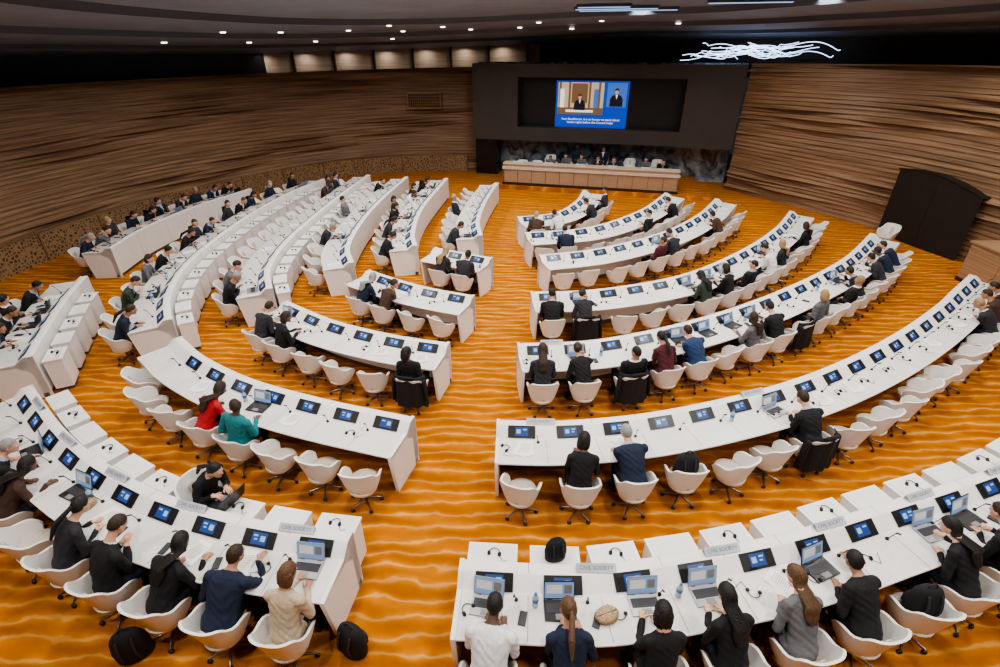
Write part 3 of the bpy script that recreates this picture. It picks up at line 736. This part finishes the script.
obj('podium_desk',A.mesh('podium_desk',[M_pod,M_podt,M_woodd]))
A=Acc();sbox(A,-4.0,4.0,-1.38,1.4,.2,.3,0);obj('stage_riser',A.mesh('stage_riser',[M_woodd]))
for k in range(10):
    x=-3.3+.72*k;p=S(x,-.80+PY,0)
    obj('conference_chair',CH,(p.x,p.y,.3),math.pi+ax)
    if k in(2,3,4,5,6,8,9): place_person((p.x,p.y),math.pi+ax,random.choice(['type_m','phone_m','cross_m','type_bob']),z=.3,top=random.choice(['black','navy','charcoal','grey']))
    if k%2==0:
        pp=S(x,-1.7+PY,0);obj('name_sign',SIGN,(pp.x,pp.y,1.18),ax+math.pi)
for x in(-2.2,-.9,.4,1.7,3.0):
    p=S(x,.6,0);obj('conference_chair',CH,(p.x,p.y,.3),math.pi+ax+random.uniform(-.3,.3))
    if x in(-.9,.4): place_person((p.x,p.y),math.pi+ax,'lap_m',z=.3)
# dark doorway on the right wall
A=Acc()
d0=V((10.55,19.4));d1=V((11.55,16.7));t=(d1-d0).normalized();n=V((-t.y,t.x));n=n if n.dot(cen-d0)>0 else -n
Ld=(d1-d0).length
def dp(u,w_,z): 
    p=d0+t*u+n*w_;return (p.x,p.y,z)
N=24;top=[2.2+.10*math.sin(i/N*math.pi*1.2)-.22*(i/N)**2 for i in range(N+1)]
vs=[];fs=[]
for i in range(N+1):
    u=Ld*i/N
    cx=.06*math.sin(i/N*math.pi)
    vs+=[dp(u,cx,0),dp(u,cx,top[i]),dp(u,-.4,top[i])]
for i in range(N): fs+=[(3*i,3*i+3,3*i+4,3*i+1),(3*i+1,3*i+4,3*i+5,3*i+2)]
A.add(vs,fs,0)
for i in range(N):
    A.add([dp(Ld*i/N,.07,top[i]),dp(Ld*(i+1)/N,.07,top[i+1]),dp(Ld*(i+1)/N,.10,top[i+1]+.05),dp(Ld*i/N,.10,top[i]+.05)],[(0,1,2,3)],1)
A.add([dp(Ld*.5,.075,0),dp(Ld*.5+.02,.075,0),dp(Ld*.5+.02,.075,2.1),dp(Ld*.5,.075,2.1)],[(0,1,2,3)],1)
obj('door_1',A.mesh('door_1',[M_recess,M_woodd,M_metal],recalc=False))
A=Acc();Rb=Matrix.Rotation(.15,3,'Z');bx_=11.25;A.box((bx_,14.6,.55),(.9,1.2,1.1),0,Rb);A.box((bx_,14.6,1.12),(1.0,1.3,.05),1,Rb);A.box((bx_,14.6,.05),(.94,1.24,.1),2,Rb)
A.box((bx_-.46,14.6,.6),(.02,1.0,.7),1,Rb)
obj('wooden_booth',A.mesh('wooden_booth',[M_booth,M_booth,M_woodd]))
# light sculpture: flowing glowing lines along the upper back-right wall
cu=bpy.data.curves.new('light_sculpture','CURVE');cu.dimensions='3D';cu.bevel_depth=.013
rs=random.Random(11)
for k in range(20):
    sp=cu.splines.new('POLY');pts=[];N=90
    u0=rs.uniform(0,.6);u1=min(1,u0+rs.uniform(.3,.6));ph=rs.uniform(0,6);fq=rs.uniform(8,16);am=rs.uniform(.05,.16);zc=rs.uniform(5.50,5.88);tr=rs.uniform(-.1,.5)
    for j in range(N):
        u=u0+(u1-u0)*j/(N-1);x=3.7+5.6*u+.22*math.sin(u*21+ph)
        z=zc+am*math.sin(u*fq+ph)+.06*math.sin(u*fq*2.3+ph*2)+tr*(u-.5)
        y=26.2-.10*(x-4) if x<7 else 25.9-.95*(x-7)
        pts.append((x,y+.05*math.sin(k+u*8),max(5.28,min(6.15,z))))
    sp.points.add(N-1)
    for j,pn in enumerate(pts): sp.points[j].co=(*pn,1)
cu.materials.append(emi('sculpture_glow',(.55,.72,1.),3.2))
o=bpy.data.objects.new('light_sculpture',cu);COL.objects.link(o)
# ---------------------------------------------------------------- lights
def lamp(x,y,pw,r=.12,sp=130,z=None):
    z=(ceilz(x,y) if z is None else z)-.05
    l=bpy.data.lights.new('ceiling_downlight','AREA');l.shape='DISK';l.size=r*2;l.energy=pw;l.color=(1,.955,.90);l.spread=math.radians(sp)
    o=bpy.data.objects.new('ceiling_downlight',l);COL.objects.link(o);o.location=(x,y,z)
for x in(-12,-7.5,-3,1.5,6,10):
    for y in(1,5,9,13,17,21):
        if x in(-12,10) and y in(1,21): continue
        pw=128 if -8<x<7 else (62 if x<0 else 85)
        lamp(x,y,pw,.3,155)
for x,y in wash: lamp(x,y,9,.08,160,z=zper(x)+.05)
A=Acc();M_lens=emi('downlight_lens',(1.,.93,.82),6)
for x,y in[(-13.5,21),(-11.5,20),(-9.5,21.5),(-11.8,23.2),(-8,23.6),(-6,22.6),(-5.3,24.6),(-3.2,24.8),(-2.2,22.8),(-9,25),(.2,23.4),(-14.8,18),(-12.6,18.2),(-7.5,20.6),(3.2,24),(-1,24.9)]:
    z=ceilz(x,y)-.03
    A.loft([((x,y,z),(.08,0,0),(0,.08,0)),((x,y,z+.03),(.10,0,0),(0,.10,0))],14,0)
obj('downlight_fixtures',A.mesh('downlight_fixtures',[M_lens]))
A=Acc()
for (x,y,w_,h_) in[(.6,19.6,2.6,.16),(1.0,20.3,3.2,.10),(.2,18.8,1.6,.12),(4.2,17.6,2.2,.10)]:
    z=ceilz(x,y)-.10
    A.box((x,y,z),(w_,h_,.02),0,Matrix.Rotation(-.05,3,'Z'));A.box((x,y,z+.06),(w_+.1,h_+.1,.10),1,Matrix.Rotation(-.05,3,'Z'))
obj('ceiling_light_trough',A.mesh('ceiling_light_trough',[emi('trough_glow',(.35,.5,.85),1.2),M_ceil2]))
wd=bpy.data.worlds.new('World');bpy.context.scene.world=wd;wd.use_nodes=True;wd.node_tree.nodes['Background'].inputs[0].default_value=(.5,.5,.55,1);wd.node_tree.nodes['Background'].inputs[1].default_value=.05
# ---------------------------------------------------------------- camera
c=bpy.data.cameras.new('camera');c.lens=18;c.sensor_width=36;c.clip_end=200
co=bpy.data.objects.new('camera',c);COL.objects.link(co);co.location=(0,0,5.7);co.rotation_euler=(math.radians(90-29.55),0,math.radians(9.29))
bpy.context.scene.camera=co
